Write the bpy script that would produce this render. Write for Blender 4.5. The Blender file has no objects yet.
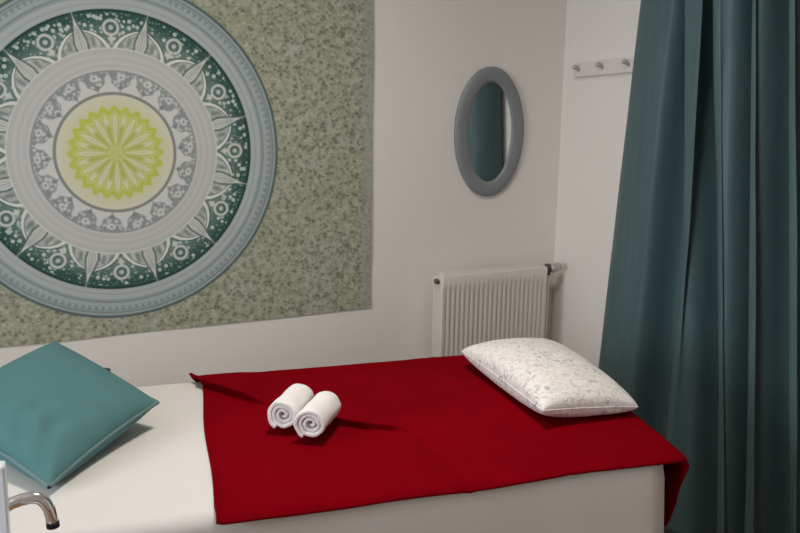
import bpy, bmesh, math, random
from math import sin, cos, pi, sqrt, radians, atan2
from mathutils import Vector, Matrix, noise

random.seed(4)
S = bpy.context.scene
C = S.collection

# ------------------------------------------------------------------ colour
def lin(c):
    c /= 255.0
    return c / 12.92 if c <= 0.04045 else ((c + 0.055) / 1.055) ** 2.4

def alb(r, g, b, e=1.0):
    """albedo whose lit look is sRGB r,g,b under irradiance e"""
    return tuple(min(0.92, lin(v) / e) for v in (r, g, b))

# ------------------------------------------------------------------ node maths
class N:
    tree = None
    def __init__(self, s): self.s = s
    @staticmethod
    def op(o, *a, clamp=False):
        n = N.tree.nodes.new('ShaderNodeMath'); n.operation = o; n.use_clamp = clamp
        for i, v in enumerate(a):
            if isinstance(v, N): N.tree.links.new(v.s, n.inputs[i])
            else: n.inputs[i].default_value = v
        return N(n.outputs[0])
    def __add__(s, o): return N.op('ADD', s, o)
    __radd__ = __add__
    def __sub__(s, o): return N.op('SUBTRACT', s, o)
    def __rsub__(s, o): return N.op('SUBTRACT', o, s)
    def __mul__(s, o): return N.op('MULTIPLY', s, o)
    __rmul__ = __mul__
    def __truediv__(s, o): return N.op('DIVIDE', s, o)
    def pow(s, o): return N.op('POWER', s, o)
    def abs(s): return N.op('ABSOLUTE', s)
    def sqrt(s): return N.op('SQRT', s)
    def fract(s): return N.op('FRACT', s)
    def sin(s): return N.op('SINE', s)
    def cos(s): return N.op('COSINE', s)
    def max(s, o): return N.op('MAXIMUM', s, o)
    def min(s, o): return N.op('MINIMUM', s, o)

def above(x, e, w=0.006):
    """soft mask: 1 where x > e"""
    return N.op('ADD', (x - e) / w, 0.5, clamp=True)
def below(x, e, w=0.006):
    return N.op('ADD', (e - x) / w, 0.5, clamp=True) if not isinstance(e, N) else N.op('ADD', (e - x) / w, 0.5, clamp=True)
def band(x, a, b, w=0.006):
    return above(x, a, w) * below(x, b, w)
def line(x, c, h, w=0.006):
    """soft line of half width h where x == c"""
    return below((x - c).abs(), h, w)

def mixc(base, col, mask):
    n = N.tree.nodes.new('ShaderNodeMix'); n.data_type = 'RGBA'
    L = N.tree.links
    if isinstance(mask, N): L.new(mask.s, n.inputs[0])
    else: n.inputs[0].default_value = mask
    for i, v in ((6, base), (7, col)):
        if isinstance(v, N): L.new(v.s, n.inputs[i])
        else: n.inputs[i].default_value = (*v, 1)
    return N(n.outputs[2])

def new_mat(name, color=(.8, .8, .8), rough=.6, metal=0.0, spec=.3, sheen=0.0):
    m = bpy.data.materials.new(name); m.use_nodes = True
    b = m.node_tree.nodes['Principled BSDF']
    b.inputs['Base Color'].default_value = (*color, 1)
    b.inputs['Roughness'].default_value = rough
    b.inputs['Metallic'].default_value = metal
    b.inputs['Specular IOR Level'].default_value = spec
    if sheen:
        b.inputs['Sheen Weight'].default_value = sheen
        b.inputs['Sheen Roughness'].default_value = .4
    N.tree = m.node_tree
    return m, b

def coords(kind='Object'):
    t = N.tree.nodes.new('ShaderNodeTexCoord')
    return N(t.outputs[kind])

def mapping(vec, scale=(1, 1, 1), rot=(0, 0, 0)):
    m = N.tree.nodes.new('ShaderNodeMapping')
    m.inputs['Scale'].default_value = scale; m.inputs['Rotation'].default_value = rot
    N.tree.links.new(vec.s, m.inputs['Vector'])
    return N(m.outputs[0])

def noise_tex(vec, scale, detail=3, rough=.55, out='Fac', dist=0.0):
    n = N.tree.nodes.new('ShaderNodeTexNoise')
    n.inputs['Scale'].default_value = scale; n.inputs['Detail'].default_value = detail
    n.inputs['Roughness'].default_value = rough; n.inputs['Distortion'].default_value = dist
    if vec: N.tree.links.new(vec.s, n.inputs['Vector'])
    return N(n.outputs[out])

def voronoi(vec, scale, feature='F1', out='Distance', rnd=1.0):
    n = N.tree.nodes.new('ShaderNodeTexVoronoi'); n.feature = feature
    n.inputs['Scale'].default_value = scale; n.inputs['Randomness'].default_value = rnd
    N.tree.links.new(vec.s, n.inputs['Vector'])
    return N(n.outputs[out])

def bump(b, h, strength=.2, dist=.002):
    n = N.tree.nodes.new('ShaderNodeBump')
    n.inputs['Strength'].default_value = strength; n.inputs['Distance'].default_value = dist
    N.tree.links.new(h.s, n.inputs['Height']); N.tree.links.new(n.outputs[0], b.inputs['Normal'])

def setc(b, c): N.tree.links.new(c.s, b.inputs['Base Color'])

def mottled(name, color, amt=.06, scale=6, rough=.7, bscale=0, bstr=.15, bdist=.001, **k):
    m, b = new_mat(name, color, rough, **k)
    o = coords()
    f = noise_tex(o, scale, 4)
    dark = tuple(v * (1 - amt) for v in color); lite = tuple(min(.95, v * (1 + amt)) for v in color)
    setc(b, mixc(dark, lite, N.op('MULTIPLY_ADD', f, 2.0, -.5, clamp=True)))
    if bscale: bump(b, noise_tex(o, bscale, 2), bstr, bdist)
    return m

# ------------------------------------------------------------------ mesh helpers
class MB:
    def __init__(self): self.v = []; self.f = []; self.sm = []
    def add(self, vs, fs, smooth=True):
        n = len(self.v); self.v += [Vector(p) for p in vs]
        self.f += [tuple(i + n for i in f) for f in fs]; self.sm += [smooth] * len(fs)
    def grid(self, pts, closed_u=False, closed_v=False, smooth=True):
        nu = len(pts); nv = len(pts[0]); vs = [p for r in pts for p in r]; fs = []
        for i in range(nu if closed_u else nu - 1):
            for j in range(nv if closed_v else nv - 1):
                a, b = i * nv + j, i * nv + (j + 1) % nv
                c, d = ((i + 1) % nu) * nv + (j + 1) % nv, ((i + 1) % nu) * nv + j
                fs.append((a, b, c, d))
        self.add(vs, fs, smooth)
    def box(self, lo, hi, M=None, bev=0.0):
        bm = bmesh.new(); bmesh.ops.create_cube(bm, size=1)
        for v in bm.verts:
            v.co = Vector([lo[i] + (v.co[i] + .5) * (hi[i] - lo[i]) for i in range(3)])
        if bev: bmesh.ops.bevel(bm, geom=bm.edges[:], offset=bev, segments=3, profile=.5, affect='EDGES')
        bm.verts.index_update()
        self.add([(M @ v.co if M else v.co.copy()) for v in bm.verts], [tuple(v.index for v in f.verts) for f in bm.faces], False)
        bm.free()
    def tube(self, path, r, seg=14, cap=True, rad=None):
        path = [Vector(p) for p in path]; rings = []; up = None
        for i, p in enumerate(path):
            t = (path[min(i + 1, len(path) - 1)] - path[max(i - 1, 0)]).normalized()
            if up is None:
                up = Vector((0, 0, 1)) if abs(t.z) < .9 else Vector((1, 0, 0))
            up = (up - t * up.dot(t)).normalized(); s = t.cross(up)
            rr = rad[i] if rad else r
            rings.append([p + (up * cos(2 * pi * k / seg) + s * sin(2 * pi * k / seg)) * rr for k in range(seg)])
        self.grid(rings, closed_v=True)
        if cap:
            n = len(rings)
            base = len(self.v) - n * seg
            self.f.append(tuple(base + k for k in range(seg))[::-1]); self.sm.append(False)
            self.f.append(tuple(base + (n - 1) * seg + k for k in range(seg))); self.sm.append(False)
    def lathe(self, prof, M=None, seg=32):
        rings = [[Vector((r * cos(2 * pi * k / seg), r * sin(2 * pi * k / seg), z)) for k in range(seg)] for r, z in prof]
        if M: rings = [[M @ p for p in q] for q in rings]
        self.grid(rings, closed_v=True)
    def build(self, name, mat, parent=None, origin=None, fix=True):
        o0 = Vector(parent.location) if parent else Vector(origin or (0, 0, 0))
        me = bpy.data.meshes.new(name)
        me.from_pydata([p - o0 for p in self.v], [], self.f)
        for p, s in zip(me.polygons, self.sm): p.use_smooth = s
        if fix:
            bm = bmesh.new(); bm.from_mesh(me)
            bmesh.ops.remove_doubles(bm, verts=bm.verts, dist=1e-6)
            bmesh.ops.recalc_face_normals(bm, faces=bm.faces); bm.to_mesh(me); bm.free()
        me.materials.append(mat)
        o = bpy.data.objects.new(name, me); C.objects.link(o)
        if parent:
            # sub-parts sit in their part's own frame; every part has its thing's origin
            o.parent = parent
        else: o.location = o0
        return o

def sub(mb, name, mat, part, root):
    """a sub-part of part, whose frame is the root's"""
    o0 = Vector(root.location)
    t = MB(); t.v = [p - o0 for p in mb.v]; t.f = mb.f; t.sm = mb.sm
    o = t.build(name, mat); o.parent = part
    return o

def thing(name, loc, label, cat, group=None):
    o = bpy.data.objects.new(name, None); o.empty_display_size = .05; C.objects.link(o)
    o.location = loc; tag(o, label, cat, group); return o

def tag(o, label, cat, group=None):
    o['label'] = label; o['category'] = cat
    if group: o['group'] = group
    return o

def struct(mb, name, mat, parent=None):
    o = mb.build(name, mat, parent)
    if not parent: o['kind'] = 'structure'
    return o

# ------------------------------------------------------------------ camera
F = 915.0
CAM = Vector((0, 0, 1.45))
AR = Vector((0.89326712, -0.44927576, 0.01500468))
AU = Vector((0.07463306, 0.18113858, 0.9806216))
AF = Vector((0.44328744, 0.87483719, -0.19533596))
cd = bpy.data.cameras.new('camera'); cam = bpy.data.objects.new('camera', cd); C.objects.link(cam)
cd.sensor_width = 36; cd.lens = F / 800 * 36; cd.clip_start = .02
cam.matrix_world = Matrix(((AR.x, AU.x, -AF.x, CAM.x), (AR.y, AU.y, -AF.y, CAM.y), (AR.z, AU.z, -AF.z, CAM.z), (0, 0, 0, 1)))
S.camera = cam

# bed axes: l along the couch (to the right), m across it (towards the wall)
BA = radians(-9)
E1 = Vector((cos(BA), sin(BA), 0)); E2 = Vector((-sin(BA), cos(BA), 0)); EZ = Vector((0, 0, 1))
def W(l, m, z): return E1 * l + E2 * m + EZ * z
BM = Matrix(((E1.x, E2.x, 0, 0), (E1.y, E2.y, 0, 0), (0, 0, 1, 0), (0, 0, 0, 1)))

# ------------------------------------------------------------------ materials
wall_m = mottled('wall_paint', (.85, .812, .765), .015, 1.3, .85, 90, .08, .001, spec=.15)
white_m = mottled('ceiling_paint', (.82, .80, .77), .01, 2, .9, spec=.1)
base_m = mottled('stained_wood_skirting', (.36, .19, .09), .15, 9, .45)
chrome_m = mottled('polished_chrome', (.80, .80, .80), .03, 12, .14, metal=1.0)
steel_m = mottled('brushed_steel', (.42, .42, .42), .06, 20, .35, metal=1.0)
rubber_m = mottled('black_rubber', (.018, .018, .02), .2, 20, .6)
enamel_m = mottled('cool_white_enamel', (.80, .85, .90), .01, 3, .3, spec=.5)
rad_m = mottled('radiator_enamel', (.69, .66, .605), .015, 5, .4, spec=.4)
plastic_m = mottled('aged_white_plastic', (.70, .67, .62), .02, 10, .45)
darkmetal_m = mottled('dark_bronze_fitting', (.11, .09, .08), .15, 30, .5)
rail_m = mottled('painted_white_board', (.77, .735, .69), .015, 6, .5)
peg_m = mottled('dull_grey_peg', (.50, .47, .44), .08, 20, .4, metal=.4)
mframe_m = mottled('grey_painted_frame', (.235, .255, .262), .05, 9, .5, spec=.4)
sheet_m = mottled('white_cotton_sheet', (.72, .70, .675), .012, 4, .85, 700, .15, .0006, spec=.1, sheen=.1)
linen_m = mottled('white_terry', (.86, .835, .82), .02, 40, .95, 420, .7, .002, spec=.05, sheen=.2)
vinyl_m = mottled('cream_vinyl', (.62, .57, .48), .03, 4, .45)
wood_m = mottled('beech_wood', (.50, .32, .17), .12, 8, .5)
black_m = mottled('black_vinyl', (.02, .022, .023), .1, 20, .5)
diff_m, _b = new_mat('lamp_diffuser', (.9, .88, .84), .4)
_b.inputs['Emission Color'].default_value = (1, .92, .82, 1); _b.inputs['Emission Strength'].default_value = 3

# red towel: terry with a fine weave and two woven bands
red_m, b = new_mat('crimson_terry', (.26, .0, .01), .95, spec=.02, sheen=.0)
o = coords(); 
sp = N.tree.nodes.new('ShaderNodeSeparateXYZ'); N.tree.links.new(o.s, sp.inputs[0])
n1 = noise_tex(o, 5, 4); n2 = noise_tex(o, 260, 2)
c = mixc((.168, .0002, .0036), (.215, .0003, .0052), N.op('MULTIPLY_ADD', n1, 2.2, -.6, clamp=True))
c = mixc(c, (.16, .0, .004), N.op('MULTIPLY_ADD', n2, 1.4, -.6, clamp=True) * .6)
setc(b, c); bump(b, n2, .6, .002)

# teal cushion cover
teal_m, b = new_mat('teal_cotton', (.13, .32, .32), .8, spec=.08, sheen=.04)
o = coords(); n1 = noise_tex(o, 7, 3); n2 = noise_tex(mapping(o, (1, 1, 1)), 900, 1)
c = mixc((.078, .188, .192), (.100, .224, .228), n1)
setc(b, c); bump(b, n2, .25, .0006)
piping_m = mottled('grey_teal_piping', (.14, .22, .22), .06, 30, .8)

# curtain satin
curt_m, b = new_mat('teal_satin', (.05, .13, .14), .45, spec=.25, sheen=.0)
o = coords()
st = noise_tex(mapping(o, (6, 14, .7)), 4, 4, .6)
slub = noise_tex(mapping(o, (1, 4, 60)), 6, 2)
c = mixc((.064, .112, .120), (.088, .148, .158), N.op('MULTIPLY_ADD', st, 1.8, -.4, clamp=True))
c = mixc(c, (.07, .118, .128), N.op('MULTIPLY_ADD', slub, 1.6, -.6, clamp=True) * .4)
setc(b, c); bump(b, slub, .12, .001)

# patterned pillow slip: white with grey sprig outlines
pil_m, b = new_mat('sprigged_pillow_cotton', (.85, .83, .8), .85, spec=.1, sheen=.1)
o = coords()
wob = noise_tex(o, 22, 2, out='Color')
mx = N.tree.nodes.new('ShaderNodeVectorMath'); mx.operation = 'MULTIPLY_ADD'
N.tree.links.new(wob.s, mx.inputs[0]); mx.inputs[1].default_value = (.05, .05, .05); N.tree.links.new(o.s, mx.inputs[2])
ov = N(mx.outputs[0])
q1 = noise_tex(ov, 44, 1); q2 = noise_tex(ov, 78, 1); patch = noise_tex(o, 20, 2)
pm = line(q1, .5, .030, .05) * N.op('MULTIPLY_ADD', patch, 4.0, -1.5, clamp=True)
pm2 = line(q2, .5, .024, .05) * N.op('MULTIPLY_ADD', patch, -4.0, 2.5, clamp=True)
c = mixc((.84, .81, .775), (.30, .30, .31), pm * .8)
c = mixc(c, (.34, .34, .36), pm2 * .6)
setc(b, c); bump(b, noise_tex(o, 500, 1), .15, .0006)

# floorboards
floor_m, b = new_mat('floorboards', (.4, .22, .1), .45)
o = coords()
br = N.tree.nodes.new('ShaderNodeTexBrick'); N.tree.links.new(o.s, br.inputs['Vector'])
br.inputs['Color1'].default_value = (.34, .18, .085, 1); br.inputs['Color2'].default_value = (.42, .24, .12, 1)
br.inputs['Mortar'].default_value = (.1, .05, .02, 1); br.inputs['Scale'].default_value = 1.0
br.inputs['Mortar Size'].default_value = .003; br.inputs['Brick Width'].default_value = 1.2; br.inputs['Row Height'].default_value = .14
gr = noise_tex(mapping(o, (2, 30, 1)), 3, 4)
setc(b, mixc(N(br.outputs[0]), (.22, .11, .05), N.op('MULTIPLY_ADD', gr, 1.2, -.45, clamp=True)))

mirror_m, b = new_mat('mirror_glass', (.80, .83, .83), .015, metal=1.0)
setc(b, mixc((.79, .82, .82), (.82, .85, .85), noise_tex(coords(), 3, 2)))

# ------------------------------------------------------------------ mandala hanging
R3 = .4995
tap_m, b = new_mat('printed_mandala_cotton', (.5, .5, .5), .9, spec=.08)
o = coords()
sp = N.tree.nodes.new('ShaderNodeSeparateXYZ'); N.tree.links.new(o.s, sp.inputs[0])
X = N(sp.outputs[0]); Z = N(sp.outputs[2])
r = (X * X + Z * Z).sqrt() / R3
th = N.op('ARCTAN2', X, Z) / (2 * pi)          # turns, 0 = up
def sector(n, ph=0.0):
    """signed angle (radians) from the middle of the sector"""
    return ((th * n + (ph + .5 + 40)).fract() - .5) * (2 * pi / n)
EI = .50
def T(r_, g_, b_): return alb(r_, g_, b_, EI)
cream = T(168, 166, 160); grey_l = T(160, 160, 156); green = T(38, 64, 58); bluegrey = T(117, 128, 129)
# ground: small sprigged print
vo = mapping(o, (1, 1, 1.25), (0, radians(28), 0))
g1 = voronoi(vo, 60); g2 = voronoi(vo, 70); gn = noise_tex(o, 48, 3, .6); gl = noise_tex(o, 7, 3); gs = noise_tex(o, 110, 2)
bg = mixc(T(104, 106, 93), T(140, 140, 126), N.op('MULTIPLY_ADD', gn, 3.0, -1.05, clamp=True))
bg = mixc(bg, T(122, 124, 92), N.op('MULTIPLY_ADD', gl, 2.6, -.9, clamp=True) * .40)
bg = mixc(bg, T(142, 145, 145), N.op('MULTIPLY_ADD', noise_tex(o, 17, 2), 3.0, -1.6, clamp=True) * .5)
bg = mixc(bg, T(166, 164, 150), below(g2 + (gs - .5) * .4, .20, .26) * .38)
bg = mixc(bg, T(62, 70, 56), below(g1 + (gn - .5) * .6, .30, .34) * .66)
bg = mixc(bg, T(84, 92, 72), N.op('MULTIPLY_ADD', gs, 4.0, -2.3, clamp=True) * .55)
# hem at the sides
hem = above(X.abs(), .80, .02)
bg = mixc(bg, T(122, 124, 120), hem * .55)
col = bg
# outer blue-grey rings
m = below(r, 1.0, .01)
fine = (r * (2 * pi / .030)).sin() * .5 + .5
ring = mixc(T(112, 122, 122), T(128, 136, 135), fine)
dsh = ((th * 150).fract() - .5).abs()
ring = mixc(ring, T(84, 97, 98), line(r, .942, .012, .01) * above(dsh, .25, .2) * .55)
ring = mixc(ring, T(140, 147, 146), line(r, .922, .004) * .6)
ring = mixc(ring, T(84, 97, 98), line(r, .902, .0045) * .7)
ring = mixc(ring, T(80, 94, 94), line(r, .966, .005) * .75)
ring = mixc(ring, T(137, 143, 141), below(r, .880, .01) * .8)
ring = mixc(ring, T(112, 122, 121), line(r, .850, .005) * .6)
ring = mixc(ring, T(62, 76, 76), above(r, .985, .006))
col = mixc(col, ring, m)
# green band with white dots
m = below(r, .8215, .008)
grn = mixc(T(98, 114, 107), green, above(r, .70, .14))
vd = voronoi(o, 62, rnd=.8)
grn = mixc(grn, T(152, 160, 154), below(vd, .37, .16) * below(r, .797, .012) * .85)
vs = voronoi(o, 95, rnd=.9)
grn = mixc(grn, T(110, 132, 122), below(vs, .24, .14) * .6 * below(r, .805, .01))
grn = mixc(grn, T(24, 46, 42), above(r, .806, .006) * .85)
a = sector(12, .5); u = (a * r).abs()
ae = sector(12, 0.0); ue = (ae * r).abs()
# eyes between the domes
er = ((r - .718) * (r - .718) + ue * ue).sqrt()
grn = mixc(grn, T(58, 78, 72), below(er, .054, .012) * .85)
grn = mixc(grn, T(160, 163, 158), line(er, .040, .0075, .010) * .9)
grn = mixc(grn, T(148, 154, 148), below(er, .013, .012))
grn = mixc(grn, T(158, 161, 156), below((r - .655).abs() + ue * 1.2, .024, .014) * .9)
# twelve domed lobes with a pale rim, drops inside
q = N.op('MULTIPLY', r - .590, 1 / .130, clamp=True)
ow = (1 - q.pow(2.0)).max(0.0).pow(.62) * .152
arch = mixc(T(146, 149, 145), T(106, 117, 112), N.op('MULTIPLY_ADD', noise_tex(o, 52, 2), 3.4, -1.35, clamp=True) * .85)
arch = mixc(arch, T(82, 95, 90), line(u, .068, .011, .014) * band(r, .615, .672, .02) * .75)
arch = mixc(arch, T(92, 104, 99), line(u, .108, .006, .010) * band(r, .600, .640, .02) * .7)
arch = mixc(arch, T(76, 92, 86), line(u - ow, -.028, .005, .008) * .7)
arch = mixc(arch, T(166, 168, 163), line(u - ow, -.011, .010, .008))
inside = below(u, ow, .008) * below(r, .722, .01)
grn = mixc(grn, T(52, 72, 66), line(u - ow, .010, .006, .010) * band(r, .6, .74, .02) * .6)
grn = mixc(grn, arch, inside)
# the leaf that pierces each lobe
t_ = N.op('MULTIPLY', r - .585, 1 / .220, clamp=True)
lw = ((t_ * pi * .5).cos()).max(0.0001).pow(1.35) * (t_ * 2.2 + .75).min(1.35) * .026
leaf = mixc(T(158, 160, 156), T(104, 114, 109), line(u, .0, .004, .012) * band(r, .60, .74, .03) * .8)
leaf = mixc(leaf, T(108, 118, 113), line(u - lw * .55, .0, .003, .010) * band(r, .60, .73, .02) * .7)
grn = mixc(grn, T(56, 74, 68), below(u, lw + .013, .010) * .8 * above(r, .60, .02))
grn = mixc(grn, leaf, below(u, lw, .008))
grn = mixc(grn, T(160, 161, 157), line(r, .597, .008, .008) * .9)
col = mixc(col, grn, m)
# plain pale ring
m = below(r, .598, .008)
pl = mixc(T(150, 150, 147), T(143, 144, 141), N.op('MULTIPLY_ADD', (r * (2 * pi / .038)).sin(), .5, .5))
pl = mixc(pl, T(128, 131, 128), line(r, .592, .003, .006) * .5)
col = mixc(col, pl, m)
# toothed ring
m = below(r, .478, .006)
tz = mixc(T(150, 152, 149), T(136, 141, 138), above(r, .415, .06) * .8)
vt = voronoi(o, 78, rnd=.6)
tz = mixc(tz, T(162, 163, 160), below(vt, .26, .14) * .75)
tz = mixc(tz, T(92, 99, 98), above(vt, .50, .12) * .7)
a18 = sector(18, 0.2); u18 = (a18 * r).abs()
tt = N.op('MULTIPLY', r - .35, 1 / .100, clamp=True)
tw = (1 - tt) * .060 + ((tt * 9.0).sin()) * .008
tz = mixc(tz, T(104, 110, 109), below(u18, tw + .012, .010) * .6)
tz = mixc(tz, T(158, 159, 156), below(u18, tw, .012))
b18 = sector(18, .7); v18 = (b18 * r).abs()
dr = ((r - .384) * (r - .384) + v18 * v18).sqrt()
tz = mixc(tz, T(96, 101, 100), below(dr, .011, .010) * .9)
dr2 = ((r - .440) * (r - .440) + v18 * v18 * .6).sqrt()
tz = mixc(tz, T(164, 165, 162), below(dr2, .018, .012) * .85)
tz = mixc(tz, T(96, 102, 101), below(dr2, .007, .008) * .8)
tz = mixc(tz, T(112, 117, 116), line(r, .473, .005, .006))
col = mixc(col, tz, m)
# grey circle
col = mixc(col, T(104, 106, 102), below(r, .354, .006))
# yellow-green centre
yl = mixc(T(156, 158, 126), T(160, 160, 142), above(r, .29, .05))
a24 = sector(24, 0.0); tri = a24.abs() * (24 / pi)      # 0 in the middle, 1 between
zo = .280 - tri * .034; zi = .243 - tri * .040
yl = mixc(yl, T(156, 159, 118), below(r, zo, .012))
pt = N.op('MULTIPLY', r - .05, 1 / .18, clamp=True)
pw = (pt * pi).sin().max(0.0).pow(.55) * .70        # share of the sector the petal fills
pet = mixc(T(149, 154, 98), T(161, 163, 134), below(tri, pw, .22))
pet = mixc(pet, T(128, 135, 82), line(tri - pw, .04, .05, .16) * .75)
pet = mixc(pet, T(136, 142, 96), below(tri, .10, .2) * band(r, .09, .18, .03) * .7)
yl = mixc(yl, pet, below(r, zi, .012))
yl = mixc(yl, T(140, 152, 58), (below(r, zo, .010) * above(r, zo - .034, .016)) * .92)
yl = mixc(yl, T(150, 160, 70), line(r, zo - .052, .006, .010) * .7)
a12 = sector(12, 0.5); u12 = (a12 * r).abs()
sw = N.op('MULTIPLY', r - .02, 1 / .12, clamp=True) * .010 + .002
yl = mixc(yl, T(130, 141, 56), below(u12, sw, .010) * band(r, .05, .165, .03) * .9)
yl = mixc(yl, T(150, 157, 92), below(r, .046, .016) * .6)
yl = mixc(yl, T(128, 138, 66), below(voronoi(o, 110), .25, .15) * below(r, .06, .02) * .6)
col = mixc(col, yl, below(r, .336, .006))
wv = noise_tex(o, 420, 1)
col = mixc(col, T(120, 122, 116), N.op('MULTIPLY_ADD', wv, 1.2, -.5, clamp=True) * .25)
setc(b, col); bump(b, wv, .2, .0008)

# ------------------------------------------------------------------ the room
XL, XR, YF, YB, ZC = -2.2, 2.08, -2.2, 2.8, 2.55
t = MB(); t.box((XL - .1, YF - .1, -.1), (XR + .1, YB + .1, 0)); struct(t, 'floor', floor_m)
t = MB(); t.box((XL - .1, YF - .1, ZC), (XR + .1, YB + .1, ZC + .1)); struct(t, 'ceiling', white_m)
t = MB(); t.box((XL - .1, YB, 0), (XR + .1, YB + .1, ZC)); struct(t, 'wall_back', wall_m)
t = MB(); t.box((XR, YF, 0), (XR + .1, YB, ZC)); struct(t, 'wall_right', wall_m)
t = MB(); t.box((XL - .1, YF - .1, 0), (XR + .1, YF, ZC)); struct(t, 'wall_front', wall_m)
# left wall with a window opening
wy0, wy1, wz0, wz1 = .2, 1.6, .95, 2.15
t = MB()
for lo, hi in (((YF, 0), (wy0, ZC)), ((wy1, 0), (YB, ZC)), ((wy0, 0), (wy1, wz0)), ((wy0, wz1), (wy1, ZC))):
    t.box((XL - .1, lo[0], lo[1]), (XL, hi[0], hi[1]))
struct(t, 'wall_left', wall_m)
t = MB()
for lo, hi in (((wy0, wz0), (wy0 + .05, wz1)), ((wy1 - .05, wz0), (wy1, wz1)), ((wy0 + .05, wz0), (wy1 - .05, wz0 + .05)),
               ((wy0 + .05, wz1 - .05), (wy1 - .05, wz1)), (((wy0 + wy1) / 2 - .03, wz0 + .05), ((wy0 + wy1) / 2 + .03, wz1 - .05))):
    t.box((XL - .08, lo[0], lo[1]), (XL - .02, hi[0], hi[1]), bev=.004)
struct(t, 'window_1', plastic_m)
t = MB(); t.box((XL, YB - .015, 0), (XR, YB, .08), bev=.003); struct(t, 'baseboard_back', base_m)
t = MB(); t.box((XR - .015, YF, 0), (XR, YB - .015, .08), bev=.003); struct(t, 'baseboard_right', base_m)

# ------------------------------------------------------------------ hanging cloth
mc = Vector((.4737, YB, 1.45 - .2112))            # mandala centre on the wall
tw0, tw1, th0, th1 = -.87, .834, -.553, .60
t = MB(); nx, nz = 90, 60
def cloth_y(x, z):
    e = .006 * noise.noise(Vector((x * 2.2, 3, z * 1.1))) + .003 * noise.noise(Vector((x * 6, 7, z * 3)))
    e += .008 * max(0, (th0 + .10 - z) / .10) * noise.noise(Vector((x * 4.5, 1, 0)))
    return -.003 + e * .2
front = []
for i in range(nx + 1):
    col_ = []
    for j in range(nz + 1):
        x = tw0 + (tw1 - tw0) * i / nx; z = th0 + (th1 - th0) * j / nz
        dx = .004 * noise.noise(Vector((z * 5, 2.2, 0))) if i == nx else 0
        dz = .006 * noise.noise(Vector((x * 3.5, 9.2, 0))) if j == 0 else 0
        col_.append(mc + Vector((x + dx, cloth_y(x, z), z + dz)))
    front.append(col_)
t.grid(front)
tap = t.build('mandala_tapestry', tap_m, origin=mc)
so = tap.modifiers.new('s', 'SOLIDIFY'); so.thickness = .002; so.offset = 0
tap.modifiers.new('e', 'EDGE_SPLIT').split_angle = radians(40)
tag(tap, 'green and white mandala cloth hanging flat on the back wall above the bed', 'tapestry')

# ------------------------------------------------------------------ oval mirror
mo = Vector((1.764, YB, 1.287)); ma, mb_ = .1425, .2285
mt = thing('oval_mirror', mo, 'small oval mirror with grey frame on the back wall above the radiator', 'mirror')
prof = [(0, -.001), (0, -.009), (.005, -.014), (.020, -.0155), (.044, -.0145), (.0525, -.010), (.0525, -.003)]
t = MB(); rows = []
for k in range(96):
    a_ = 2 * pi * k / 96
    rows.append([mo + Vector(((ma - p) * cos(a_), y, (mb_ - p) * sin(a_))) for p, y in prof])
t.grid(rows, closed_u=True, closed_v=True)
t.build('frame', mframe_m, mt)
t = MB(); ga, gb = ma - .0520, mb_ - .0520
vs_ = [mo + Vector((ga * cos(2 * pi * k / 96), -.008, gb * sin(2 * pi * k / 96))) for k in range(96)]
vb = [p + Vector((0, .004, 0)) for p in vs_]
t.add(vs_ + vb, [tuple(range(96)), tuple(range(191, 95, -1))] + [(k, (k + 1) % 96, 96 + (k + 1) % 96, 96 + k) for k in range(96)], False)
t.build('glass', mirror_m, mt)
mt.rotation_euler.z = radians(-.8); mt.location.y -= .002

# ------------------------------------------------------------------ radiator
rx0, rx1, rz0, rz1 = 1.528, 1.972, .22, .801
ryf, ryb = 2.690, 2.755
rt = thing('panel_radiator', ((rx0 + rx1) / 2, 2.72, rz0), 'white ribbed panel radiator on the back wall below the oval mirror', 'radiator')
t = MB(); nr = 23; rows = []
zs = [rz0, rz0 + .003, rz0 + .035, rz0 + .05, rz1 - .062, rz1 - .046, rz1 - .004, rz1]
amp = [0, 0, 0, 1, 1, 0, 0, 0]; rnd = [.006, 0, 0, 0, 0, 0, 0, .006]
nxs = nr * 8
for z, am, rn in zip(zs, amp, rnd):
    row = []
    for i in range(nxs + 1):
        x = rx0 + (rx1 - rx0) * i / nxs
        ph = (i / 8) % 1.0
        edge = min(i, nxs - i) / 8
        g = (.5 - .5 * cos(2 * pi * ph)); g = min(1, g * 1.5)
        k = min(1, max(0, edge - .35) * 3)
        d = .0042 * am * k * (1 - g)
        row.append(Vector((x, ryf + rn + d + (.006 if i in (0, nxs) else 0), z)))
    rows.append(row)
t.grid(rows)
back = [[Vector((p.x, ryb, p.z)) for p in r_] for r_ in (rows[0], rows[-1])]
t.grid([rows[0], back[0]]); t.grid([rows[-1], back[1]]); t.grid([back[0], back[1]], smooth=False)
for e_ in (0, -1):
    t.grid([[r_[e_] for r_ in rows], [Vector((r_[e_].x, ryb, r_[e_].z)) for r_ in rows]])
t.build('panel', rad_m, rt)
t = MB(); t.box((rx0 + .01, ryf + .012, rz1 - .002), (rx1 - .01, ryb - .004, rz1 + .004), bev=.002)
t.build('top_grille', rad_m, rt)
for bx_ in (rx0 + .08, rx1 - .08):
    t = MB(); t.box((bx_ - .015, ryb - .002, rz0 + .08), (bx_ + .015, YB, rz1 - .06), bev=.002); t.build('bracket', steel_m, rt)
# bleed valve at the upper left, dark
t = MB(); t.tube([(rx0 - .012, ryf + .03, rz1 - .022), (rx0 + .004, ryf + .03, rz1 - .022)], .009)
t.tube([(rx0 - .010, ryf + .03, rz1 - .022), (rx0 - .010, ryf + .012, rz1 - .022)], .007)
bv = t.build('bleed_valve', darkmetal_m, rt); bv['label'] = 'dark metal bleed valve'
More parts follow.
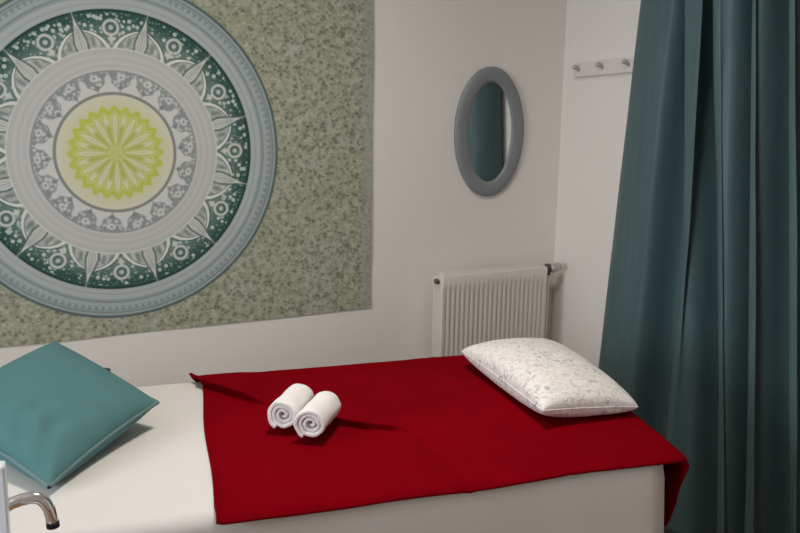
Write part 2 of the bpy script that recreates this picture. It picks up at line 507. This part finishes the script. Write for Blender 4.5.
# valve with its head and pipe at the upper right
t = MB(); vx = rx1 + .020
t.tube([(rx1 - .004, ryf + .03, rz1 - .020), (vx + .006, ryf + .03, rz1 - .020)], .009)
t.tube([(vx, ryf + .03, rz1 - .036), (vx, ryf + .03, rz1 + .004)], .012)
va = t.build('valve', darkmetal_m, rt); va['label'] = 'dark metal valve body'
t = MB(); t.lathe([(0, 0), (.013, 0), (.016, .006), (.016, .034), (.013, .042), (0, .043)],
                  Matrix.Translation((vx + .008, ryf + .022, rz1 - .014)) @ Matrix.Rotation(radians(78), 4, 'Y') @ Matrix.Rotation(radians(0), 4, 'X'))
vh = sub(t, 'valve_head', peg_m, va, rt)
t = MB(); t.tube([(vx, ryf + .03, rz1 - .034), (vx, ryf + .03, .02), (vx, ryf + .03, 0.0)], .0075)
t.build('supply_pipe', rad_m, rt)

# ------------------------------------------------------------------ peg rail on the right wall
hr = thing('peg_rail', (XR, 2.55, 1.49), 'short white wall rail with grey pegs between corner and curtain', 'coat rail')
def RL(s, up, out):     # s along the rail from the corner end
    d = Vector((0, -1, .058)).normalized(); u_ = Vector((0, .058, 1)).normalized()
    return Vector((XR, 2.722, 1.482)) + d * s + u_ * up + Vector((-out, 0, 0))
RM = Matrix.Identity(4)
def rbox(t, s0, s1, u0, u1, o0, o1, bev):
    q = MB(); q.box((s0, u0, o0), (s1, u1, o1), bev=bev)
    t.add([RL(p.x, p.y, p.z) for p in q.v], q.f, False)
t = MB(); rbox(t, 0, .60, 0, .052, 0, .016, .004); t.build('board', rail_m, hr)
for s in (.035, .165, .300, .43, .56):
    t = MB(); ss = []
    for k in range(9):
        tt = k / 8; ss.append(RL(s, .026 + .012 * tt * tt, .014 + .026 * tt))
    t.tube(ss, .006, 10, rad=[.008, .006, .005, .005, .005, .006, .0085, .0095, .007])
    pg = t.build('peg', peg_m, hr)
    if s == .035: pg0 = pg

# ------------------------------------------------------------------ curtain
ct = thing('curtain', (1.98, 1.6, 0), 'dark teal satin curtain hanging in deep folds at the foot of the bed', 'curtain')
zt, zb = 2.26, .105
# fold valleys: (y high at z 1.32, y low at z .62)
val = [(2.372, 2.430), (2.062, 2.078), (1.955, 1.872), (1.812, 1.738), (1.700, 1.622), (1.59, 1.50), (1.48, 1.40), (1.37, 1.30), (1.27, 1.21), (1.17, 1.12), (1.07, 1.03), (.97, .94), (.87, .85)]
ampf = [.095, .090, .110, .095, .110, .10, .11, .09, .11, .1, .11, .1]
gap = [0, .118, .080, .056, .090, .06, .05, .06, .05, .06, .05, .06, 0]
def chaikin(p, n_):
    for _ in range(n_):
        q = [p[0]]
        for a_, b_ in zip(p, p[1:]): q += [a_ * .75 + b_ * .25, a_ * .25 + b_ * .75]
        q.append(p[-1]); p = q
    return p
def curt_row(z):
    k = max(-.9, min(1.7, (1.32 - z) / .70))
    vy = [a_ + (b_ - a_) * k for a_, b_ in val]
    y0 = vy[0]; cp = [(2.062, y0), (2.020, y0 - .010), (1.982, y0 - .05), (1.956, y0 - .13)]
    for i in range(1, len(vy) - 1):
        g = gap[i] * (1 + .22 * k + .14 * noise.noise(Vector((i * 2.7, z * 1.3, 1)))); v = vy[i]
        rx = 1.936 - .006 * k + .010 * noise.noise(Vector((i * 5.1, z * .9, 4)))
        nxt = vy[i + 1] if i + 2 < len(vy) else vy[i + 1]
        e_ = min(.05, .35 * abs(v - nxt))
        cp += [(rx + .004, v + g * .5 + .035), (rx + .018, v + g * .5 + .002), (2.055, v + g * .42), (2.066, v), (2.055, v - g * .42), (rx + .020, v - g * .5 - .002), (rx, v - g * .5 - e_ * .55), (rx - .004, v - g * .5 - e_)]
    cp += [(1.99, vy[-1] + .01), (2.05, vy[-1])]
    pts = chaikin([Vector(p) for p in cp], 3)
    out = []
    for p in pts:
        w = .007 * noise.noise(Vector((p.y * 8, 2.0, z * 1.4))) + .004 * noise.noise(Vector((p.y * 22, 6.0, z * 2.6)))
        out.append(Vector((min(p.x + w, XR - .010), p.y + .4 * w, z)))
    return out
NZ = 90
rows = [curt_row(zt + (zb - zt) * j / NZ) for j in range(NZ + 1)]
def curt_pt(i, f, z): return Vector((1.985, (val[i][0] + val[i + 1][0]) / 2, z))
t = MB(); t.grid(rows); cl = t.build('cloth', curt_m, ct)
so = cl.modifiers.new('s', 'SOLIDIFY'); so.thickness = .0025; so.offset = 0
for i in range(len(val) - 1):
    p = curt_pt(i, .5, zt)
    t = MB(); t.tube([(1.985 + .020 * cos(a_), p.y, 2.282 + .024 * sin(a_)) for a_ in [2 * pi * q / 16 for q in range(17)]], .003, 8, cap=False)
    t.build('ring', steel_m, ct)
rd = thing('curtain_rod', (1.985, 1.6, 2.282), 'steel curtain rod along the right wall holding the teal curtain', 'curtain rod')
t = MB(); t.tube([(1.985, 2.40, 2.282), (1.985, .75, 2.282)], .012); t.build('rod', steel_m, rd)
for y in (2.36, .80):
    t = MB(); t.tube([(1.985, y, 2.282), (XR, y, 2.282)], .008); t.lathe([(0, 0), (.025, 0), (.025, .006), (0, .006)], Matrix.Translation((XR - .006, y, 2.282)) @ Matrix.Rotation(pi / 2, 4, 'Y'))
    t.build('bracket', steel_m, rd)

# ------------------------------------------------------------------ massage couch
ZT = .71
# outline of the couch top, corners in (l, m), counter-clockwise
poly = [(-.78, 1.496), (1.070, 1.502), (1.185, 2.262), (-.78, 2.250)]
RC = .055
def inset(poly, d):
    out = []
    n = len(poly)
    for i in range(n):
        p0, p1, p2 = Vector(poly[i - 1]), Vector(poly[i]), Vector(poly[(i + 1) % n])
        d1 = (p1 - p0).normalized(); d2 = (p2 - p1).normalized()
        n1 = Vector((-d1.y, d1.x)); n2 = Vector((-d2.y, d2.x))
        k = d / (1 + n1.dot(n2)); out.append(p1 + (n1 + n2) * k)
    return out
inn = inset(poly, RC)
# the towel is stiffer than the sheet and keeps a sharp corner at the foot end
TIN = inset([(-.78, 1.490), (1.088, 1.500), (1.192, 2.264), (-.78, 2.252)], .030)
def sd(l, m, inn=inn, RC=RC):
    """signed distance outside the rounded outline, outward normal, core point"""
    q = Vector((l, m)); best = None; ins = True
    for i in range(4):
        a_, b_ = inn[i], inn[(i + 1) % 4]; e_ = b_ - a_
        k = max(0, min(1, (q - a_).dot(e_) / e_.length_squared)); p = a_ + e_ * k
        dd = (q - p).length
        if e_.x * (q.y - a_.y) - e_.y * (q.x - a_.x) < 0: ins = False
        if best is None or dd < best[0]: best = (dd, p, e_)
    dd, p, e_ = best
    if ins: return -dd - RC, Vector((0, 0)), p
    if dd < 1e-9: return -RC, Vector((e_.y, -e_.x)).normalized(), p
    return dd - RC, (q - p) / dd, p
RE = .028
def drape(l, m, off, core=None, rc=None):
    """cloth laid on the couch top and bent over its edge, off above the couch"""
    d, n, p = sd(l, m, core or inn, rc or RC)
    d0 = d + RE                                   # bend starts RE inside the outline
    if d0 <= 0: return Vector((l, m, ZT + off)), 0.0
    q = p + n * (RC - RE)
    R_ = RE + off
    arc = RE * pi / 2
    if d0 < arc:
        a_ = d0 / RE
        return Vector((q.x + n.x * R_ * sin(a_), q.y + n.y * R_ * sin(a_), ZT - RE + R_ * cos(a_))), 0.0
    h = d0 - arc
    return Vector((q.x + n.x * R_, q.y + n.y * R_, ZT - RE - h)), h
def outline(d, ns=40, nc=14):
    """points of the outline offset by d (d > -RC), with arc parameter"""
    pts = []
    for i in range(4):
        a_, b_ = inn[i], inn[(i + 1) % 4]; e_ = (b_ - a_).normalized(); n = Vector((e_.y, -e_.x))
        c_ = inn[(i + 2) % 4]; e2 = (c_ - b_).normalized(); n2 = Vector((e2.y, -e2.x))
        for k in range(ns): pts.append((a_ + (b_ - a_) * k / ns + n * (RC + d), n, 0))
        a0 = atan2(n.y, n.x); a1 = atan2(n2.y, n2.x)
        while a1 < a0: a1 += 2 * pi
        for k in range(nc):
            g = a0 + (a1 - a0) * k / nc; v = Vector((cos(g), sin(g))); pts.append((b_ + v * (RC + d), v, 1))
    return pts

couch = thing('massage_table', W(.2, 1.87, 0), 'massage bed frame hidden under the white sheet in front of the back wall', 'massage bed')
t = MB()
top = [p for p, n, c_ in outline(-.006)]; k_ = len(top)
rings = []
for d, z in ((-.030, ZT - .003), (-.012, ZT - .008), (-.005, ZT - .025), (-.005, ZT - .065), (-.012, ZT - .075)):
    rings.append([W(p.x, p.y, z) for p, n, c_ in outline(d)])
t.grid(rings, closed_v=True)
t.add(rings[0], [tuple(range(len(rings[0])))], False); t.add(rings[-1], [tuple(range(len(rings[-1])))], False)
t.build('padded_top', vinyl_m, couch)
t = MB(); rings = [[W(p.x, p.y, z) for p, n, c_ in outline(d)] for d, z in ((-.050, ZT - .076), (-.050, ZT - .15), (-.054, ZT - .15), (-.054, ZT - .076))]
t.grid(rings, closed_u=True, closed_v=True, smooth=False); t.build('side_rail', wood_m, couch)
for l, m in ((-.66, 1.58), (.97, 1.58), (1.02, 2.16), (-.66, 2.16)):
    t = MB(); t.box((l - .025, m - .025, 0), (l + .025, m + .025, ZT - .0765), M=BM, bev=.004); t.build('leg', wood_m, couch)

# white sheet over the couch
t = MB(); rings = []
cen = Vector((.2, 1.87))
O0 = outline(-RE)
for s in (.02, .3, .6, .85, 1.0):
    rings.append([Vector((cen.x + (p.x - cen.x) * s, cen.y + (p.y - cen.y) * s, ZT + .003)) for p, n, c_ in O0])
for a_ in range(1, 9):
    g = a_ / 8 * pi / 2
    rings.append([Vector((p.x + n.x * (RE + .003) * sin(g), p.y + n.y * (RE + .003) * sin(g), ZT - RE + (RE + .003) * cos(g))) for p, n, c_ in O0])
per = 0; last = None; arcs = []
for p, n, c_ in O0:
    if last is not None: per += (p - last).length
    arcs.append(per); last = p
HB = .14
NS = 22
for j in range(1, NS + 1):
    h = (ZT - RE - HB) * j / NS; row = []
    for (p, n, c_), s in zip(O0, arcs):
        k = h / .5
        corner = min((p - q).length for q in inn)
        fl = max(0, 1 - corner / .22)
        w = .013 * k * (noise.noise(Vector((s * 5.2, .4, h * .8))) + .6) + .010 * k * sin(s * 26 + 2 * sin(s * 7)) * (.4 + fl)
        w += .024 * fl * k + .012 * k * fl * sin(s * 60) + .004 * min(1, k * 4) * noise.noise(Vector((s * 16, 5, h * 3)))
        e_ = RE + .003 + max(-.0, w + .003)
        row.append(Vector((p.x + n.x * e_, p.y + n.y * e_, ZT - RE - h)))
    rings.append(row)
t.grid([[W(p.x, p.y, p.z) for p in r_] for r_ in rings], closed_v=True)
t.add([W(p.x, p.y, p.z) for p in rings[0]], [tuple(range(len(rings[0])))])
sh = t.build('bed_sheet', sheet_m, origin=W(.2, 1.87, 0))
tag(sh, 'plain white sheet covering the massage bed and hanging down its sides', 'sheet')

# ------------------------------------------------------------------ red towel
# ridge of the folded-over corner, in (l, m)
ridge = [(.176, 2.232), (.235, 2.148), (.298, 2.062), (.380, 1.945), (.463, 1.850), (.530, 1.800), (.590, 1.772)]
def fold(l, m):
    best = None; acc = 0
    tot = sum((Vector(ridge[i + 1]) - Vector(ridge[i])).length for i in range(len(ridge) - 1))
    q = Vector((l, m))
    for i in range(len(ridge) - 1):
        a_, b_ = Vector(ridge[i]), Vector(ridge[i + 1]); e_ = b_ - a_
        k = (q - a_).dot(e_) / e_.length_squared
        kc = max(0, min(1, k)); p = a_ + e_ * kc; d = (q - p).length
        s = 1 if e_.x * (q.y - a_.y) - e_.y * (q.x - a_.x) > 0 else -1
        if best is None or d < best[0]: best = (d, s, acc + kc * e_.length, (k < 0 and i == 0) or (k > 1 and i == len(ridge) - 2))
        acc += e_.length
    d, s, u_, past = best
    w = .020 if s > 0 else .006
    hh = .024 * (1 - .30 * u_ / tot) * (.5 + .5 * min(1, u_ / .07)) * min(1, (tot - u_) / .03 + .25)
    hh *= 1 - .85 * math.exp(-((l - .385) / .062) ** 4)
    h = hh * math.exp(-(d / w) ** 2)
    if s > 0 and not past: h = max(h, hh * .30 * (1 - u_ / tot) * math.exp(-(d / .13) ** 2))
    return h, (-.85 * h if past is False and d < .03 else 0)
t = MB(); NL, NM = 330, 220; rows = []
for i in range(NL + 1):
    row = []
    for j in range(NM + 1):
        fm = j / NM; fi = i / NL
        m0_ = 1.500 + .010 * max(0, min(1, (fi - .1) / .6)); m = m0_ + (2.268 - m0_) * fm
        lend = 1.088 + .100 * (m - 1.49) / .772 + .195
        left = .152 + .052 * fm + .003 * sin(fm * 9)
        left -= .024 * math.exp(-((m - 2.245) / .022) ** 2)
        l = left + (lend - left) * fi
        m += .006 * noise.noise(Vector((l * 4, j > NM / 2, 2))) * abs(fm - .5) * 2
        P, h = drape(l, m, .0075, TIN, .030)
        f, sh_ = fold(l, m) if h == 0 else (0, 0)
        z = .0016 * noise.noise(Vector((l * 7, m * 7, 0))) + .0008 * noise.noise(Vector((l * 21, m * 21, 3)))
        # crease lines where it had been folded
        z -= .0016 * math.exp(-((l - .60 - (1.77 - m) * .08) / .007) ** 2) * (1 if m < 1.80 else 0)
        z += .0014 * math.exp(-((m - 1.625) / .02) ** 2)
        z += .0012 * math.exp(-((l - .83) / .012) ** 2)
        d, n, p = sd(l, m, TIN, .030)
        edge = min(fi * (lend - left), 1) 
        z += .003 * math.exp(-(edge / .008) ** 2)
        out = Vector((0, 0))
        if h > 0:
            k = min(1, h / .1)
            wv_ = .006 * k * (1 + sin(m * 22 + 1)) + .004 * k * (1 + sin(l * 31))
            out = n * wv_ + Vector((0, .38 * h * max(0, 1 - (m - 1.49) / .45)))
        row.append(W(P.x + out.x + sh_ * .81, P.y + out.y + sh_ * .58, P.z + z + f))
    rows.append(row)
t.grid(rows)
tw = t.build('bath_towel', red_m, origin=W(.6, 1.87, ZT))
so = tw.modifiers.new('s', 'SOLIDIFY'); so.thickness = .005; so.offset = 1
nrm = sum((p.normal.z for p in tw.data.polygons[:2000]))
if nrm > 0: so.offset = -1
tag(tw, 'large crimson towel spread over the white sheet with one corner folded back', 'towel')

# ------------------------------------------------------------------ rolled hand towels
def roll(l0, m0, dl, dm, length, rad, seed, label):
    ax = (E1 * dl + E2 * dm).normalized(); sd_ = ax.cross(EZ).normalized()
    base = W(l0, m0, 0) + EZ * (ZT + .0155 + rad)
    rng = random.Random(seed)
    turns = 3.1; n_ = 150; th_ = .0105; core = .004
    def sp_(k, o_):        # spiral point, o_ = 0 inner face, 1 outer face
        a_ = 2 * pi * turns * k / n_
        rr = core + (rad - core) * (k / n_) ** .82
        rr -= (1 - o_) * th_ * (.35 + .65 * (k / n_))
        rr = max(.0015, rr)
        an = a_ + seed * 1.3
        flat = 1 - .05 * abs(sin(an)) 
        return rr * cos(an), rr * sin(an) * flat
    # finish with the loose end underneath
    seed_off = -pi / 2 - .5 - 2 * pi * turns
    def P_(k, o_, u_):
        a_ = 2 * pi * turns * k / n_ + seed_off
        rr = core + (rad - core) * (k / n_) ** .82
        rr -= (1 - o_) * th_ * (.60 + .32 * (k / n_))
        rr = max(.0015, rr)
        e_ = .0028 * noise.noise(Vector((cos(a_) * 1.5 + seed, sin(a_) * 1.5, u_ * 3))) * (k / n_)
        x = (rr + e_) * cos(a_); y = (rr + e_) * sin(a_) * (.97)
        uu = (u_ - .5) * length + .004 * noise.noise(Vector((a_ * .7, seed, 0))) + (.006 * (1 - k / n_) * (1 if u_ > .5 else -1) * -1)
        return base + ax * (uu + length / 2) + sd_ * x + EZ * y
    t = MB(); us = [0, .012, .04, .12, .25, .4, .55, .7, .85, .95, .988, 1]
    rows = []
    for u_ in us:
        # close the strip's section: outer face out and inner face back
        pin = 1 if 0 < u_ < 1 else 0
        row = []
        for k in range(n_ + 1):
            row.append(P_(k, 1 if pin else .72, u_))
        for k in range(n_, -1, -1):
            row.append(P_(k, 0 if pin else .28, u_))
        rows.append(row)
    t.grid(rows, closed_v=True)
    L = 2 * (n_ + 1)
    for base_i in (0, (len(us) - 1) * L):
        for k in range(n_):
            t.f.append((base_i + k, base_i + k + 1, base_i + L - 2 - k, base_i + L - 1 - k)); t.sm.append(True)
    o_ = t.build('rolled_towel', linen_m, origin=W(l0, m0, ZT + .012))
    tag(o_, label, 'towel', 'rolled white hand towels'); return o_
roll(.329, 1.812, .50, .86, .125, .0365, 1, 'small white rolled towel on the red towel, the one nearer the teal cushion')
roll(.374, 1.746, .50, .86, .125, .0365, 2, 'small white rolled towel on the red towel, the one nearer the bed front')

# ------------------------------------------------------------------ cushions
def cushion(A, B, Cc, D, H, pinch, power, nrm_up, wrinkle, n_=44, sag=None, zmin=0, lowk=.82):
    """A,B,C,D corners; returns rows of the upper and lower faces and the seam"""
    A, B, Cc, D = map(Vector, (A, B, Cc, D))
    nn = (B - A).cross(D - A).normalized()
    if nn.z < 0: nn = -nn
    up, lo = [], []
    for i in range(n_ + 1):
        ru, rl = [], []
        for j in range(n_ + 1):
            u_ = -cos(pi * i / n_); v_ = -cos(pi * j / n_)
            x = u_ * (1 - pinch * (1 - v_ * v_) * abs(u_)); y = v_ * (1 - pinch * (1 - u_ * u_) * abs(v_))
            s_, t_ = (x + 1) / 2, (y + 1) / 2
            p = A * (1 - s_) * (1 - t_) + B * s_ * (1 - t_) + Cc * s_ * t_ + D * (1 - s_) * t_
            h = H * max(0, (1 - u_ ** 2) * (1 - v_ ** 2)) ** power
            w = wrinkle(u_, v_) if wrinkle else 0
            if sag: p = p + sag(u_, v_)
            ru.append(p + nn * (h + w * (1 if h > 1e-5 else 0))); lw_ = p - nn * h * lowk; lw_.z = max(lw_.z, min(zmin, ru[-1].z)); rl.append(lw_)
        up.append(ru); lo.append(rl)
    t = MB(); t.grid(up); t.grid(lo)
    seam = [up[i][0] for i in range(n_)] + [up[n_][j] for j in range(n_)] + [up[i][n_] for i in range(n_, 0, -1)] + [up[0][j] for j in range(n_, 0, -1)]
    return t, seam

# teal cushion: near corner, right corner, far corner, left corner
cB = Vector((.1355, 1.645, .733)); cR = Vector((.384, 1.897, .773)); cT = Vector((.2165, 2.225, .840)); cL = cB + cT - cR + Vector((-.02, .01, -.006))
def wr(u_, v_):
    # soft creases fanning from the near left edge
    d = sqrt((u_ + .55) ** 2 + (v_ + 1.25) ** 2)
    k = math.exp(-((d - .75) / .45) ** 2)
    d2 = sqrt((u_ + 1.0) ** 2 + (v_ + .2) ** 2)
    return .0055 * k * sin(d * 17 + .8 * sin(u_ * 5)) * (1 - u_ * u_) ** .5 * (1 - v_ * v_) ** .3 + .003 * math.exp(-(d2 / .6) ** 2) * sin(d2 * 16)
# A = near, B = right, C = far, D = left
t, seam = cushion(cB, cR, cT, cL, .058, .05, .42, True, wr, zmin=.7145, lowk=1.25)
cu = thing('throw_cushion', (cB + cR + cT + cL) / 4 - EZ * .06, 'plain square teal cushion propped on the left end of the bed', 'cushion')
t.build('cover', teal_m, cu)
t = MB(); t.tube(seam + [seam[0]], .0042, 8, cap=False); pp = t.build('piping', piping_m, cu); pp['label'] = 'grey-teal piped seam'

# black bolster behind it
bo = thing('bolster', W(-.137, 2.185, ZT + .004), 'black bolster almost hidden behind the teal cushion', 'bolster')
t = MB(); br_ = .0335
pts = [W(-.262 + .250 * k / 20, 2.185, ZT + .0045 + br_) for k in range(21)]
t.tube(pts, br_, 24, rad=[br_ * (.90 if k in (0, 20) else 1) for k in range(21)])
t.build('roll', black_m, bo)
for e_ in (0, 20):
    t = MB(); sgn = -1 if e_ == 0 else 1
    t.lathe([(0, .004), (.010, .004), (.012, 0), (.012, -.004)], Matrix.Translation(pts[e_]) @ BM @ Matrix.Rotation(sgn * pi / 2, 4, 'Y'), 16)
    t.build('end_button', black_m, bo)

# patterned pillow
pA = Vector((1.200, 2.000, .760)); pB = Vector((1.130, 1.535, .762)); pC = Vector((1.375, 1.512, .742)); pD = Vector((1.475, 1.975, .750))
def wr2(u_, v_): return .003 * noise.noise(Vector((u_ * 2.5, v_ * 2.5, 4))) * (1 - u_ * u_) ** .5 * (1 - v_ * v_) ** .5
t, seam = cushion(pA, pB, pC, pD, .062, .03, .33, True, wr2, zmin=.7265)
pi_ = thing('pillow', (pA + pB + pC + pD) / 4 - EZ * .04, 'white pillow with grey sprig pattern lying on the right end of the red towel', 'pillow')
t.build('cover', pil_m, pi_)
t = MB(); t.tube(seam + [seam[0]], .0014, 6, cap=False); t.build('seam', pil_m, pi_)

# ------------------------------------------------------------------ trolley with a chrome handle, front left
tr = thing('utility_trolley', W(-.40, 1.27, 0), 'white trolley with bent chrome handle, cut off at the lower left corner', 'trolley')
pl0 = (-.163, 1.285)
for l, m in (pl0, (-.62, 1.285), (-.62, 1.00), (-.172, 1.00)):
    t = MB(); t.box((l - .0125, m - .0125, .07), (l + .0125, m + .0125, .932 if l > -.3 and m > 1.2 else .80), M=BM, bev=.003); ps = t.build('post', enamel_m, tr)
for z in (.18, .50, .765):
    t = MB(); t.box((-.606, 1.014, z), (-.186, 1.271, z + .012), M=BM, bev=.003)
    t.box((-.606, 1.264, z + .012), (-.186, 1.271, z + .05), M=BM, bev=.002); t.box((-.606, 1.014, z + .012), (-.186, 1.021, z + .05), M=BM, bev=.002)
    t.build('shelf', enamel_m, tr)
for l, m in (pl0, (-.62, 1.285), (-.62, 1.00), (-.172, 1.00)):
    t = MB(); t.lathe([(0, -.010), (.026, -.010), (.030, -.006), (.030, .006), (.026, .010), (0, .010)], Matrix.Translation(W(l, m, .030)) @ BM @ Matrix.Rotation(pi / 2, 4, 'X'), 24)
    t.box((l - .014, m - .014, .034), (l + .014, m + .014, .07), M=BM, bev=.002)
    t.build('caster', rubber_m, tr)
def ray(px, py, dep):
    d = AF + AR * ((px - 400) / F) + AU * ((266.5 - py) / F)
    return CAM + d * dep
loc_ = [(-.163, 1.301, .857), (-.150, 1.309, .861), (-.136, 1.309, .865), (-.122, 1.309, .867), (-.112, 1.309, .864), (-.105, 1.309, .857), (-.100, 1.309, .846), (-.0975, 1.309, .832), (-.0965, 1.309, .823)]
t = MB(); t.tube([W(*p) for p in loc_], .0088, 18); hd = t.build('handle', chrome_m, tr); hd['label'] = 'bent chrome handle'
t = MB(); t.tube([W(-.0966, 1.309, .826), W(-.0960, 1.309, .818)], .0092, 18); ec = sub(t, 'end_cap', rubber_m, hd, tr)

# ------------------------------------------------------------------ ceiling lamp
lx, ly = .75, 1.55
lp = thing('ceiling_lamp', (lx, ly, ZC), 'round flush ceiling lamp above the bed', 'ceiling lamp')
t = MB(); t.lathe([(0, ZC), (.19, ZC), (.19, ZC - .03), (.18, ZC - .03), (.18, ZC - .004), (0, ZC - .004)], Matrix.Translation((lx, ly, 0)), 48); t.build('base', white_m, lp)
t = MB(); t.lathe([(.178, ZC - .02), (.170, ZC - .035), (.10, ZC - .046), (0, ZC - .05)], Matrix.Translation((lx, ly, 0)), 48); t.build('diffuser', diff_m, lp)
la = bpy.data.lights.new('ceiling_lamp_light', 'AREA'); la.shape = 'DISK'; la.size = .34; la.energy = 11.7; la.spread = radians(138); la.color = (1, .93, .85)
lo = bpy.data.objects.new('ceiling_lamp_light', la); C.objects.link(lo); lo.location = (lx, ly, ZC - .056)
# daylight entering by the window behind
wl = bpy.data.lights.new('window_daylight', 'AREA'); wl.shape = 'RECTANGLE'; wl.size = 1.05; wl.size_y = 1.25; wl.energy = 52; wl.color = (.86, .93, 1)
wo = bpy.data.objects.new('window_daylight', wl); C.objects.link(wo); wo.location = (XL - .12, (wy0 + wy1) / 2, (wz0 + wz1) / 2); wo.rotation_euler = (0, radians(-90), 0)

w = bpy.data.worlds.new('world'); S.world = w; w.use_nodes = True
bgn = w.node_tree.nodes['Background']; bgn.inputs[0].default_value = (.55, .68, .85, 1); bgn.inputs[1].default_value = .6

S.view_settings.view_transform = 'Standard'; S.view_settings.look = 'None'
S.view_settings.exposure = 0.04; S.view_settings.gamma = 1; S.view_settings.use_curve_mapping = False
